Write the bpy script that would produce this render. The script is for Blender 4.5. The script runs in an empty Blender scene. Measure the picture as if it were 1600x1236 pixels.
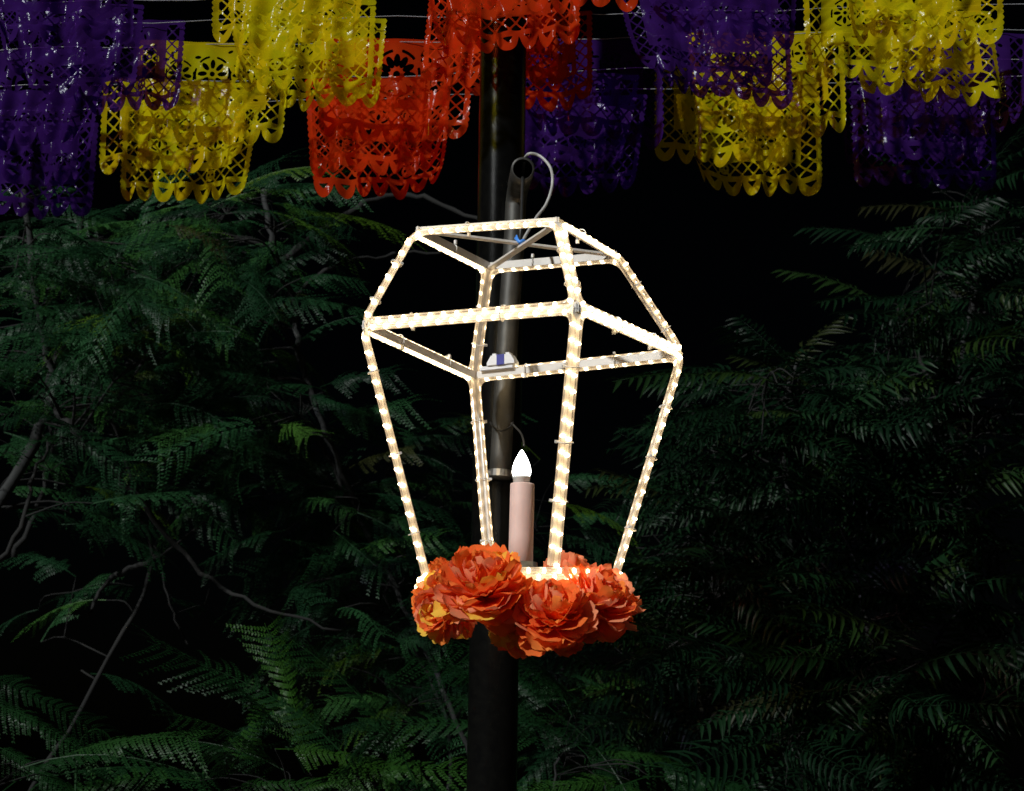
import bpy, bmesh, math, random
import numpy as np
from mathutils import Vector, Matrix

rnd = random.Random(7)
PI = math.pi
SC = bpy.context.scene
COL = SC.collection

# ------------------------------------------------------------------ camera
F_PX, PITCH, ROLL, CAM_H = 2550.0, math.radians(12.0), math.radians(0.8), 1.5
_F = Vector((0, math.cos(PITCH), math.sin(PITCH)))
_U0 = Vector((0, -math.sin(PITCH), math.cos(PITCH)))
_R0 = Vector((1, 0, 0))
_R = math.cos(ROLL) * _R0 + math.sin(ROLL) * _U0
_U = -math.sin(ROLL) * _R0 + math.cos(ROLL) * _U0
cam_data = bpy.data.cameras.new("camera")
cam = bpy.data.objects.new("camera", cam_data)
COL.objects.link(cam)
m = Matrix((_R, _U, -_F)).transposed().to_4x4()
m.translation = (0, 0, CAM_H)
cam.matrix_world = m
cam_data.sensor_width = 36.0
cam_data.lens = 36.0 * F_PX / 1600.0
cam_data.clip_end = 2000.0
cam_data.dof.use_dof = True
cam_data.dof.focus_distance = 3.15
cam_data.dof.aperture_fstop = 9.0
SC.camera = cam

# ------------------------------------------------------------------ world and light (night)
SUN_DIR = Vector((-0.62, -0.72, 0.62)).normalized()          # towards the light
world = bpy.data.worlds.new("World")
SC.world = world
world.use_nodes = True
wn, wl = world.node_tree.nodes, world.node_tree.links
wn.clear()
sky = wn.new("ShaderNodeTexSky")
sky.sky_type = 'NISHITA'
sky.sun_disc = False
sky.sun_elevation = math.asin(SUN_DIR.z)
sky.sun_rotation = math.atan2(SUN_DIR.x, SUN_DIR.y)
bg = wn.new("ShaderNodeBackground")
bg.inputs["Strength"].default_value = 0.00012
wo = wn.new("ShaderNodeOutputWorld")
wl.new(sky.outputs[0], bg.inputs[0])
wl.new(bg.outputs[0], wo.inputs[0])

sun_data = bpy.data.lights.new("sun", 'SUN')
sun_data.energy = 3.3
sun_data.angle = math.radians(1.5)
sun_data.color = (0.97, 1.0, 0.98)
sun = bpy.data.objects.new("sun", sun_data)
sun.rotation_euler = SUN_DIR.to_track_quat('Z', 'Y').to_euler()
COL.objects.link(sun)

SC.view_settings.view_transform = 'Standard'
SC.view_settings.look = 'None'
SC.view_settings.exposure = 0.0
SC.view_settings.gamma = 1.0
SC.view_settings.use_curve_mapping = False
SC.render.engine = 'CYCLES'
SC.cycles.use_denoising = True
SC.cycles.max_bounces = 8
SC.cycles.transparent_max_bounces = 16
SC.cycles.sample_clamp_indirect = 3.0


def P(px, py, Y):
    """world point seen at photo pixel (1600 wide) with world depth Y"""
    d = _F + _R * ((px - 800) / F_PX) + _U * ((618 - py) / F_PX)
    return Vector((0, 0, CAM_H)) + d * (Y / d.y)


def PZ(px, py, Z):
    d = _F + _R * ((px - 800) / F_PX) + _U * ((618 - py) / F_PX)
    return Vector((0, 0, CAM_H)) + d * ((Z - CAM_H) / d.z)


# ------------------------------------------------------------------ helpers
def tag(o, label=None, cat=None, group=None, kind=None):
    if label: o['label'] = label
    if cat: o['category'] = cat
    if group: o['group'] = group
    if kind: o['kind'] = kind
    return o


def link(o, parent=None):
    COL.objects.link(o)
    if parent is not None:
        o.parent = parent
        w = parent.matrix_world if parent.parent is None else WORLD[parent.name]
        o.matrix_parent_inverse = w.inverted()
    WORLD[o.name] = Matrix.Translation(o.location)
    return o


WORLD = {}


def empty(name, loc=(0, 0, 0)):
    o = bpy.data.objects.new(name, None)
    o.empty_display_size = 0.05
    o.location = loc
    COL.objects.link(o)
    o.matrix_world = Matrix.Translation(loc)
    WORLD[o.name] = Matrix.Translation(loc)
    return o


def mesh_obj(name, verts, faces, mat, parent=None, smooth=True, uv=None):
    me = bpy.data.meshes.new(name)
    me.from_pydata([tuple(v) for v in verts], [], faces)
    if smooth:
        me.polygons.foreach_set('use_smooth', [True] * len(me.polygons))
    if mat is not None:
        me.materials.append(mat)
    if uv is not None:
        lay = me.uv_layers.new(name="UVMap")
        li = np.zeros(len(me.loops), dtype=np.int32)
        me.loops.foreach_get('vertex_index', li)
        lay.data.foreach_set('uv', np.asarray(uv, dtype=np.float32)[li].ravel())
    me.update()
    o = bpy.data.objects.new(name, me)
    return link(o, parent)


class MB:
    """collects pieces of one part"""
    def __init__(s):
        s.v, s.f = [], []

    def add(s, v, f):
        n = len(s.v)
        s.v += [tuple(p) for p in v]
        s.f += [tuple(i + n for i in q) for q in f]

    def build(s, name, mat, parent=None, smooth=True):
        return mesh_obj(name, s.v, s.f, mat, parent, smooth)


def tube(path, rad, sides=8, closed=False, flat=1.0, up=None):
    """tube along a polyline; rad float or list; returns verts, faces, uv"""
    pts = [Vector(p) for p in path]
    n = len(pts)
    tans = []
    for i in range(n):
        a = pts[(i - 1) % n] if (closed or i > 0) else pts[i]
        b = pts[(i + 1) % n] if (closed or i < n - 1) else pts[i]
        t = (b - a)
        tans.append(t.normalized() if t.length > 1e-9 else Vector((0, 0, 1)))
    ref = up if up is not None else (Vector((0, 0, 1)) if abs(tans[0].z) < 0.9 else Vector((1, 0, 0)))
    nrm = (ref - tans[0] * ref.dot(tans[0])).normalized()
    v, uv, acc = [], [], 0.0
    for i in range(n):
        nrm = (nrm - tans[i] * nrm.dot(tans[i])).normalized()
        bi = tans[i].cross(nrm)
        r = rad[i] if isinstance(rad, (list, tuple)) else rad
        if i:
            acc += (pts[i] - pts[i - 1]).length
        for k in range(sides):
            a = 2 * PI * k / sides
            v.append(pts[i] + nrm * (math.cos(a) * r) + bi * (math.sin(a) * r * flat))
            uv.append((acc, k / sides))
    f = []
    for i in range(n if closed else n - 1):
        j = (i + 1) % n
        for k in range(sides):
            l = (k + 1) % sides
            f.append((i * sides + k, i * sides + l, j * sides + l, j * sides + k))
    if not closed:
        f.append(tuple(range(sides - 1, -1, -1)))
        f.append(tuple((n - 1) * sides + k for k in range(sides)))
    return v, f, uv


def box(c, sx, sy, sz, M=None):
    c = Vector(c)
    v = []
    for x in (-1, 1):
        for y in (-1, 1):
            for z in (-1, 1):
                p = Vector((x * sx / 2, y * sy / 2, z * sz / 2))
                v.append(c + (M @ p if M is not None else p))
    f = [(0, 1, 3, 2), (4, 6, 7, 5), (0, 4, 5, 1), (2, 3, 7, 6), (0, 2, 6, 4), (1, 5, 7, 3)]
    return v, f


def lathe(base, axis, prof, sides=20, cap=True):
    axis = Vector(axis).normalized()
    q = axis.to_track_quat('Z', 'Y').to_matrix()
    v, f = [], []
    for (r, h) in prof:
        for k in range(sides):
            a = 2 * PI * k / sides
            v.append(Vector(base) + q @ Vector((r * math.cos(a), r * math.sin(a), h)))
    for i in range(len(prof) - 1):
        for k in range(sides):
            l = (k + 1) % sides
            f.append((i * sides + k, i * sides + l, (i + 1) * sides + l, (i + 1) * sides + k))
    if cap:
        f.append(tuple(range(sides - 1, -1, -1)))
        f.append(tuple((len(prof) - 1) * sides + k for k in range(sides)))
    return v, f


def spline(pts, n=8):
    """catmull-rom through pts"""
    p = [Vector(q) for q in pts]
    p = [p[0] * 2 - p[1]] + p + [p[-1] * 2 - p[-2]]
    out = []
    for i in range(1, len(p) - 2):
        for k in range(n):
            t = k / n
            a, b, c, d = p[i - 1], p[i], p[i + 1], p[i + 2]
            out.append(0.5 * ((2 * b) + (c - a) * t + (2 * a - 5 * b + 4 * c - d) * t * t + (3 * b - a - 3 * c + d) * t ** 3))
    out.append(p[-2])
    return out


def rounded(pts, r, closed, step=0.006):
    """polyline with rounded corners, resampled evenly"""
    p = [Vector(q) for q in pts]
    n = len(p)
    path = []
    for i in range(n):
        if not closed and i in (0, n - 1):
            path.append(p[i])
            continue
        a, b, c = p[(i - 1) % n], p[i], p[(i + 1) % n]
        d1, d2 = (a - b), (c - b)
        rr = min(r, d1.length * .4, d2.length * .4)
        s, e = b + d1.normalized() * rr, b + d2.normalized() * rr
        for k in range(9):
            t = k / 8
            path.append(s * (1 - t) ** 2 + b * 2 * t * (1 - t) + e * t * t)
    if closed:
        path.append(path[0].copy())
    out, acc = [path[0]], 0.0
    total = sum((path[i + 1] - path[i]).length for i in range(len(path) - 1))
    m_ = max(4, int(total / step))
    st = total / m_
    nxt = st
    for i in range(len(path) - 1):
        seg = (path[i + 1] - path[i]).length
        while seg > 1e-9 and nxt <= acc + seg + 1e-7 and len(out) < m_ + 1:
            out.append(path[i].lerp(path[i + 1], min(1, (nxt - acc) / seg)))
            nxt += st
        acc += seg
    if closed:
        out = out[:m_]
    return out, total


# ------------------------------------------------------------------ materials
def new_mat(name):
    mt = bpy.data.materials.new(name)
    mt.use_nodes = True
    nt = mt.node_tree
    nt.nodes.clear()
    out = nt.nodes.new("ShaderNodeOutputMaterial")
    return mt, nt.nodes, nt.links, out


def noise(N, L, scale, detail=4, coord="Object", rough=.55, stretch=None):
    tc = N.new("ShaderNodeTexCoord")
    nz = N.new("ShaderNodeTexNoise")
    nz.inputs["Scale"].default_value = scale
    nz.inputs["Detail"].default_value = detail
    nz.inputs["Roughness"].default_value = rough
    if stretch:
        mp = N.new("ShaderNodeMapping")
        mp.inputs["Scale"].default_value = stretch
        L.new(tc.outputs[coord], mp.inputs[0])
        L.new(mp.outputs[0], nz.inputs["Vector"])
    else:
        L.new(tc.outputs[coord], nz.inputs["Vector"])
    return nz


def ramp(N, L, src, stops):
    r = N.new("ShaderNodeValToRGB")
    e = r.color_ramp.elements
    e[0].position, e[0].color = stops[0][0], (*stops[0][1], 1)
    e[1].position, e[1].color = stops[-1][0], (*stops[-1][1], 1)
    for p_, c_ in stops[1:-1]:
        k = e.new(p_)
        k.color = (*c_, 1)
    L.new(src, r.inputs[0])
    return r


def plain(name, c1, c2=None, rough=.5, metal=0.0, scale=30, bump=0.0, spec=.5, stretch=None, bump_scale=None):
    mt, N, L, out = new_mat(name)
    b = N.new("ShaderNodeBsdfPrincipled")
    b.inputs["Roughness"].default_value = rough
    b.inputs["Metallic"].default_value = metal
    b.inputs["Specular IOR Level"].default_value = spec
    nz = noise(N, L, scale, stretch=stretch)
    r = ramp(N, L, nz.outputs[0], [(.35, c1), (.65, c2 or c1)])
    L.new(r.outputs[0], b.inputs["Base Color"])
    if bump:
        nb = noise(N, L, bump_scale or scale * 4)
        bp = N.new("ShaderNodeBump")
        bp.inputs["Strength"].default_value = bump
        bp.inputs["Distance"].default_value = .002
        L.new(nb.outputs[0], bp.inputs["Height"])
        L.new(bp.outputs[0], b.inputs["Normal"])
    L.new(b.outputs[0], out.inputs[0])
    return mt


def film(name, c_thin, c_deep, transp, tint):
    """coloured plastic film: lets some light through, glossy crinkles"""
    mt, N, L, out = new_mat(name)
    nz = noise(N, L, 9, 3)
    r = ramp(N, L, nz.outputs[0], [(.35, c_deep), (.65, c_thin)])
    df = N.new("ShaderNodeBsdfDiffuse")
    tl = N.new("ShaderNodeBsdfTranslucent")
    L.new(r.outputs[0], df.inputs[0])
    L.new(r.outputs[0], tl.inputs[0])
    m1 = N.new("ShaderNodeMixShader")
    m1.inputs[0].default_value = .3
    L.new(df.outputs[0], m1.inputs[1])
    L.new(tl.outputs[0], m1.inputs[2])
    tr = N.new("ShaderNodeBsdfTransparent")
    tr.inputs[0].default_value = (*tint, 1)
    m2 = N.new("ShaderNodeMixShader")
    m2.inputs[0].default_value = transp
    L.new(m1.outputs[0], m2.inputs[1])
    L.new(tr.outputs[0], m2.inputs[2])
    gl = N.new("ShaderNodeBsdfGlossy")
    gl.inputs["Roughness"].default_value = .13
    gl.inputs[0].default_value = (.9, .95, 1, 1)
    nb = noise(N, L, 55, 3, rough=.6)
    bp = N.new("ShaderNodeBump")
    bp.inputs["Strength"].default_value = .3
    bp.inputs["Distance"].default_value = .004
    L.new(nb.outputs[0], bp.inputs["Height"])
    L.new(bp.outputs[0], gl.inputs["Normal"])
    m3 = N.new("ShaderNodeMixShader")
    m3.inputs[0].default_value = .0022
    L.new(m2.outputs[0], m3.inputs[1])
    L.new(gl.outputs[0], m3.inputs[2])
    L.new(m3.outputs[0], out.inputs[0])
    return mt


def tissue(name, c1, c2):
    """thin tissue paper: lets light through; streaky dye, paler towards the tip"""
    mt, N, L, out = new_mat(name)
    nz = noise(N, L, 1.6, 2)
    tc = N.new("ShaderNodeTexCoord")
    sp = N.new("ShaderNodeSeparateXYZ")
    L.new(tc.outputs["Object"], sp.inputs[0])
    ad = N.new("ShaderNodeMath"); ad.operation = 'MULTIPLY_ADD'
    ad.inputs[1].default_value = .55
    L.new(sp.outputs[1], ad.inputs[0]); L.new(nz.outputs[0], ad.inputs[2])
    r = ramp(N, L, ad.outputs[0], [(.45, c1), (1.0, c2)])
    df = N.new("ShaderNodeBsdfDiffuse")
    tl = N.new("ShaderNodeBsdfTranslucent")
    L.new(r.outputs[0], df.inputs[0])
    L.new(r.outputs[0], tl.inputs[0])
    m1 = N.new("ShaderNodeMixShader")
    m1.inputs[0].default_value = .36
    L.new(df.outputs[0], m1.inputs[1])
    L.new(tl.outputs[0], m1.inputs[2])
    tr = N.new("ShaderNodeBsdfTransparent")
    L.new(r.outputs[0], tr.inputs[0])
    m2 = N.new("ShaderNodeMixShader")
    m2.inputs[0].default_value = .06
    L.new(m1.outputs[0], m2.inputs[1])
    L.new(tr.outputs[0], m2.inputs[2])
    L.new(m2.outputs[0], out.inputs[0])
    return mt


def leaf_mat(name, stops, rough=.42):
    mt, N, L, out = new_mat(name)
    oi = N.new("ShaderNodeObjectInfo")
    r = ramp(N, L, oi.outputs["Random"], stops)
    b = N.new("ShaderNodeBsdfPrincipled")
    b.inputs["Roughness"].default_value = rough
    b.inputs["Specular IOR Level"].default_value = .13
    L.new(r.outputs[0], b.inputs["Base Color"])
    tl = N.new("ShaderNodeBsdfTranslucent")
    L.new(r.outputs[0], tl.inputs[0])
    mx = N.new("ShaderNodeMixShader")
    mx.inputs[0].default_value = .25
    L.new(b.outputs[0], mx.inputs[1])
    L.new(tl.outputs[0], mx.inputs[2])
    L.new(mx.outputs[0], out.inputs[0])
    return mt


def glow(name, color, strength):
    mt, N, L, out = new_mat(name)
    e = N.new("ShaderNodeEmission")
    e.inputs[0].default_value = (*color, 1)
    e.inputs[1].default_value = strength
    L.new(e.outputs[0], out.inputs[0])
    return mt


def rope_mat():
    """clear PVC rope light: lit core, brightest near each diode, streaks along the extrusion"""
    mt, N, L, out = new_mat("rope_light_pvc")
    uv = N.new("ShaderNodeUVMap")
    sep = N.new("ShaderNodeSeparateXYZ")
    L.new(uv.outputs[0], sep.inputs[0])
    mod = N.new("ShaderNodeMath"); mod.operation = 'MULTIPLY'; mod.inputs[1].default_value = 2 * PI / LED_STEP
    L.new(sep.outputs[0], mod.inputs[0])
    cs = N.new("ShaderNodeMath"); cs.operation = 'COSINE'
    L.new(mod.outputs[0], cs.inputs[0])
    mr = N.new("ShaderNodeMapRange")
    mr.inputs[1].default_value = -1; mr.inputs[2].default_value = 1
    mr.inputs[3].default_value = 0.17; mr.inputs[4].default_value = 0.36
    L.new(cs.outputs[0], mr.inputs[0])
    mp = N.new("ShaderNodeMapping")
    mp.inputs["Scale"].default_value = (9, 9, 1)
    L.new(uv.outputs[0], mp.inputs[0])
    nz = N.new("ShaderNodeTexNoise")
    nz.inputs["Scale"].default_value = 1.6
    nz.inputs["Detail"].default_value = 3
    L.new(mp.outputs[0], nz.inputs["Vector"])
    mr2 = N.new("ShaderNodeMapRange")
    mr2.inputs[1].default_value = .3; mr2.inputs[2].default_value = .7
    mr2.inputs[3].default_value = .35; mr2.inputs[4].default_value = 1.5
    L.new(nz.outputs[0], mr2.inputs[0])
    mul = N.new("ShaderNodeMath"); mul.operation = 'MULTIPLY'
    L.new(mr.outputs[0], mul.inputs[0]); L.new(mr2.outputs[0], mul.inputs[1])
    em = N.new("ShaderNodeEmission")
    em.inputs[0].default_value = (1.0, .70, .40, 1)
    L.new(mul.outputs[0], em.inputs[1])
    df = N.new("ShaderNodeBsdfDiffuse"); df.inputs[0].default_value = (.24, .215, .18, 1)
    tr = N.new("ShaderNodeBsdfTransparent")
    mx = N.new("ShaderNodeMixShader"); mx.inputs[0].default_value = .62
    L.new(df.outputs[0], mx.inputs[1]); L.new(tr.outputs[0], mx.inputs[2])
    gl = N.new("ShaderNodeBsdfGlossy"); gl.inputs["Roughness"].default_value = .15
    fr = N.new("ShaderNodeFresnel"); fr.inputs[0].default_value = 1.45
    mg = N.new("ShaderNodeMixShader")
    L.new(fr.outputs[0], mg.inputs[0]); L.new(mx.outputs[0], mg.inputs[1]); L.new(gl.outputs[0], mg.inputs[2])
    ad = N.new("ShaderNodeAddShader")
    L.new(mg.outputs[0], ad.inputs[0]); L.new(em.outputs[0], ad.inputs[1])
    L.new(ad.outputs[0], out.inputs[0])
    return mt


LED_STEP = 0.0277
M = {}
M['soil'] = plain('soil', (0.0126, 0.0098, 0.0070), (0.0210, 0.0168, 0.0126), .95, scale=3, bump=.4)
M['post'] = plain('black_powder_coat', (.0025, .0025, .0025), (.004, .004, .0036), .17, scale=60, bump=.15, spec=.14, bump_scale=900)
M['galv'] = plain('galvanised_pipe', (.048, .046, .043), (.085, .082, .076), .5, metal=.6, scale=18, bump=.1)
M['bore_shade'] = plain('pipe_bore_shade', (.008, .007, .006), (.014, .011, .009), .9, scale=30, spec=.05)  # near-black base colour stands in for the shade deep in the pipe
M['steel'] = plain('zinc_strap', (.35, .34, .32), (.5, .48, .45), .35, metal=.9, scale=40)
M['frame'] = plain('white_frame_paint', (.62, .58, .54), (.74, .70, .66), .4, scale=25)
M['rope'] = rope_mat()
M['led'] = glow('warm_led', (1.0, .77, .43), 14.0)
M['bulb'] = glow('cool_bulb', (1.0, .97, .92), 16.0)
M['tie'] = plain('clear_cable_tie', (.6, .58, .55), (.75, .72, .7), .35, scale=30)
M['white_plastic'] = plain('white_plastic', (.68, .68, .72), (.78, .78, .8), .35, scale=30)
M['blue_label'] = plain('blue_label', (.02, .025, .22), (.03, .03, .28), .4, scale=40)
M['blue_tie'] = plain('blue_tie', (.05, .22, .75), (.08, .3, .85), .35, scale=40)
M['candle'] = plain('candle_sleeve', (.64, .43, .38), (.72, .51, .46), .6, scale=14, bump=.15, bump_scale=90)
M['socket'] = plain('bulb_socket', (.6, .6, .58), (.7, .7, .66), .4, scale=30)
M['white_cable'] = plain('white_cable', (.36, .35, .34), (.46, .45, .44), .4, scale=30)
M['black_cable'] = plain('black_cable', (.012, .012, .012), (.02, .02, .02), .4, scale=30)
M['string'] = plain('nylon_string', (0.2520, 0.2520, 0.2760), (0.3600, 0.3600, 0.3960), .25, scale=50)
M['film_yellow'] = film('yellow_film', (.54, .50, .005), (.56, .38, .004), .30, (1.0, .80, .03))
M['film_red'] = film('red_film', (.60, .046, .006), (.50, .026, .004), .28, (1.0, .10, .02))
M['film_purple'] = film('purple_film', (.046, .012, .135), (.027, .006, .075), .30, (.30, .08, .60))
M['petal_a'] = tissue('tissue_orange_red', (.98, .085, .012), (.98, .20, .045))
M['petal_b'] = tissue('tissue_orange', (.98, .12, .014), (.98, .29, .06))
M['petal_c'] = tissue('tissue_amber', (.97, .27, .02), (.98, .60, .08))
M['petal_d'] = tissue('tissue_salmon', (.98, .15, .045), (.98, .34, .17))
M['dark_bark'] = plain('dark_bark', (0.0035, 0.0035, 0.0035), (0.0091, 0.0084, 0.0077), .9, scale=14, bump=.6, stretch=(0.7000, 0.7000, 0.1750))
M['bark'] = plain('grey_bark', (0.0098, 0.0105, 0.0105), (0.0238, 0.0252, 0.0252), .85, scale=14, bump=.6, stretch=(0.7000, 0.7000, 0.1750))
M['leaf_left'] = leaf_mat('feather_leaf', [(0, (0.0061, 0.0245, 0.0105)), (.45, (0.0105, 0.0438, 0.0170)), (.78, (0.0192, 0.0717, 0.0249)), (.92, (0.0315, 0.1006, 0.0198)), (.96, (0.0700, 0.1487, 0.0131)), (1, (0.0350, 0.0306, 0.0131))])
M['leaf_right'] = leaf_mat('sumac_leaf', [(0, (0.0021, 0.0091, 0.0039)), (.5, (0.0042, 0.0168, 0.0073)), (.85, (0.0084, 0.0294, 0.0101)), (.95, (0.0154, 0.0336, 0.0067)), (1, (0.0168, 0.0154, 0.0067))], .42)
M['leaf_low'] = leaf_mat('fern_leaf', [(0, (0.0056, 0.0252, 0.0083)), (.6, (0.0098, 0.0406, 0.0107)), (1, (0.0245, 0.0770, 0.0095))])

# ------------------------------------------------------------------ ground
gv, gf = [], []
gx = [-400, -120, -40, -15, -8, -4, 0, 4, 8, 15, 40, 120, 400]
gy = [-60, -20, -6, 0, 2, 3, 4, 5, 6, 7, 8, 10, 13, 18, 30, 60, 150, 400, 900]
for y_ in gy:
    for x_ in gx:
        near = abs(x_) < 20 and -1 < y_ < 20
        gv.append((x_, y_, -(max(0, y_ - 8) * .10) + (rnd.uniform(-.03, .03) if near and not 2 < y_ < 4 else 0)))
for a in range(len(gy) - 1):
    for b in range(len(gx) - 1):
        q = a * len(gx) + b
        gf.append((q, q + 1, q + 1 + len(gx), q + len(gx)))
g = mesh_obj('ground', gv, gf, M['soil'])
tag(g, 'dark bare soil under the bushes', None, kind='structure')

# ------------------------------------------------------------------ black post
POST_Y = 3.45
pc = P(773.5, 900, POST_Y)


def rounded_square(half, r, rot, n=5):
    pts = []
    for q in range(4):
        cx = (half - r) * (1 if q in (0, 3) else -1)
        cy = (half - r) * (1 if q in (0, 1) else -1)
        for k in range(n + 1):
            a = (q + k / n) * PI / 2
            x, y = cx + r * math.cos(a), cy + r * math.sin(a)
            pts.append((x * math.cos(rot) - y * math.sin(rot), x * math.sin(rot) + y * math.cos(rot)))
    return pts


post = empty('black_post', (pc.x, POST_Y, 0))
sec = [(.052 * math.cos(2 * PI * k / 40), .052 * math.sin(2 * PI * k / 40)) for k in range(40)]
n_ = len(sec)
zs = [0, .8, 1.6, 2.4, 3.2, 4.0]
v = [(pc.x + x, POST_Y + y, z) for z in zs for (x, y) in sec]
f = [(i * n_ + k, i * n_ + (k + 1) % n_, (i + 1) * n_ + (k + 1) % n_, (i + 1) * n_ + k) for i in range(len(zs) - 1) for k in range(n_)]
mesh_obj('shaft', v, f, M['post'], post)
sec2 = [(.055 * math.cos(2 * PI * k / 40), .055 * math.sin(2 * PI * k / 40)) for k in range(40)]
v = [(pc.x + x, POST_Y + y, z) for z in (4.0, 4.012) for (x, y) in sec2]
f = [(k, (k + 1) % n_, n_ + (k + 1) % n_, n_ + k) for k in range(n_)] + [tuple(range(n_ - 1, -1, -1)), tuple(range(n_, 2 * n_))]
mesh_obj('cap', v, f, M['post'], post, smooth=False)
bp_v, bp_f = box((pc.x, POST_Y, .006), .2, .2, .012, Matrix.Rotation(math.radians(38), 3, 'Z'))
mesh_obj('base_plate', bp_v, bp_f, M['post'], post, smooth=False)
tag(post, 'tall round black metal post behind the glowing lantern', 'post')

# ------------------------------------------------------------------ galvanised pipe with elbow
PR = .0225
pb = P(781, 748, 3.368)
pt = P(806, 318, 3.355)
mid = P(793, 530, 3.362)
op = P(817, 264, 3.09)
pipe = empty('hanger_pipe', pb)
riser = spline([pb, mid, P(802, 400, 3.36), pt], 6)
vd = (op - pt)
bend = riser + [P(808, 303, 3.345), P(810, 292, 3.315), P(812, 284, 3.27)]
v, f, _ = tube(bend, PR, 20)
f = f[:-2] + [f[-2]]
mesh_obj('riser', v, f, M['galv'], pipe)
arm_dir = (op - P(812, 284, 3.27)).normalized()
a0 = P(812, 284, 3.27)
v, f, _ = tube([a0 - arm_dir * .03, a0 + arm_dir * .06, op], PR * 1.06, 24)
f = f[:-2]
# wall of the open end and the bore, coloured dark for its shade
n0 = len(v)
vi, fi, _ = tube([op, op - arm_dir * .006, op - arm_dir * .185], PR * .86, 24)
arm = MB(); arm.add(v, f)
rim = [(2 * 24 + k, 2 * 24 + (k + 1) % 24, n0 + (-k - 1) % 24, n0 + (-k) % 24) for k in range(24)]
arm.v += [tuple(p) for p in vi[:24]]
arm.f += rim
arm.build('elbow_arm', M['galv'], pipe)
mesh_obj('bore', vi, fi[:-2] + [fi[-1]], M['bore_shade'], pipe)
# collar of the elbow
cm = a0 + arm_dir * .01
v, f, _ = tube([cm - arm_dir * .004, cm + arm_dir * .004], PR * 1.2, 24)
mesh_obj('collar', v, f[:-2], M['galv'], pipe)
# strap and bolts at the foot of the pipe
st = MB()
d = (mid - pb).normalized()
v, f, _ = tube([pb + d * .004, pb + d * .018], PR * 1.1, 20)
st.add(v, f)
st.add(*box(pb + d * .011 + Vector((-.003, .012, 0)), .066, .012, .014))
st.build('strap', M['steel'], pipe, smooth=False)
for sx in (-.030, .026):
    v, f = lathe(pb + d * .011 + Vector((sx, -.004, 0)), (0, -1, 0), [(.0055, 0), (.0055, .004), (.003, .005)], 6)
    mesh_obj('bolt', v, f, M['steel'], pipe, smooth=False)
v, f, _ = tube(spline([P(766, 660, 3.34), P(772, 668, 3.325), P(784, 673, 3.32), P(796, 668, 3.33), P(802, 660, 3.345)], 5), .0022, 6)
mesh_obj('wire_tie', v, f, M['black_cable'], pipe)
tag(pipe, 'bent galvanised steel pipe with open elbow end, fixed to the black post', 'pipe')

# ------------------------------------------------------------------ cables
wc = spline([op + Vector((.0, .12, .018)), P(822, 244, 3.10), P(842, 243, 3.09), P(860, 262, 3.08), P(863, 288, 3.08), P(854, 318, 3.06), P(838, 340, 3.04), P(826, 360, 3.02), P(815, 379, 3.0)], 8)
v, f, _ = tube(wc, .0031, 10)
tag(mesh_obj('power_cable', v, f, M['white_cable']), 'white cable looping from the pipe elbow down to the lantern top', 'cable')
hc = [op + Vector((0, .06, -PR * .8)), op + Vector((0, -.001, -PR * .86)), op + Vector((0, -.0035, -PR - .006)), P(816, 300, 3.07), P(815, 340, 3.04), P(813, 376, 3.0)]
v, f, _ = tube(hc, .0036, 8)
tag(mesh_obj('hanging_cable', v, f, M['black_cable']), 'thin black cable dropping from the pipe mouth to the lantern', 'cable')
v, f, _ = tube(spline([P(799, 661, 3.345), P(806, 668, 3.33), P(814, 677, 3.30), P(818, 688, 3.27), P(819, 697, 3.25)], 6), .0023, 8)
tag(mesh_obj('loose_wire', v, f, M['galv']), 'short grey wire dangling just above the candle bulb', 'wire')

# ------------------------------------------------------------------ lantern
T = [Vector(p) for p in ((-0.1890, 2.9331, 2.4380), (0.0795, 2.8040, 2.4195), (0.2050, 3.0568, 2.4310), (-0.0529, 3.1832, 2.4412))]
MD = [Vector(p) for p in ((-0.2810, 2.9026, 2.2464), (0.1118, 2.7000, 2.231), (0.3345, 3.0974, 2.246), (-0.08, 3.2963, 2.2401))]
BT = [Vector(p) for p in ((-0.1549, 2.9534, 1.7890), (0.0775, 2.834, 1.7975), (0.202, 3.0703, 1.8027), (-0.0371, 3.1897, 1.8001))]
RC = sum(BT, Vector()) / 4
RR = sum((b - RC).length for b in BT) / 4
lantern = empty('lantern', RC)
tag(lantern, 'tapered lantern frame outlined in glowing warm rope lights, hanging mid picture', 'lantern')
axis_pt = lambda z: Vector((.022, 3.01, z))


def flat_bar(a, b, w=.015, t=.004, inset=.007):
    c = (a + b) / 2
    out = (c - axis_pt(c.z))
    d = (b - a).normalized()
    out = (out - d * out.dot(d)).normalized()
    side = d.cross(out)
    Mx = Matrix((d, side, out)).transposed()
    return box(c - out * inset, (b - a).length - .004, w, t, Mx)


for i in range(4):
    j = (i + 1) % 4
    for (a, b) in ((T[i], T[j]), (MD[i], MD[j]), (T[i], MD[i]), (MD[i], BT[i])):
        v, f = flat_bar(a, b)
        mesh_obj('frame_bar', v, f, M['frame'], lantern, smooth=False)
xc = (T[0] + T[2]) / 2
for (a, b, dz) in ((T[0], T[2], 0), (T[1], T[3], -.0045)):
    c = (a + b) / 2 + Vector((0, 0, dz))
    d = (b - a).normalized()
    side = d.cross(Vector((0, 0, 1))).normalized()
    Mx = Matrix((d, side, d.cross(side))).transposed()
    v, f = box(c, (b - a).length - .01, .014, .004, Mx)
    mesh_obj('cross_bar', v, f, M['frame'], lantern, smooth=False)

ROPE_R = .0062


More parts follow.
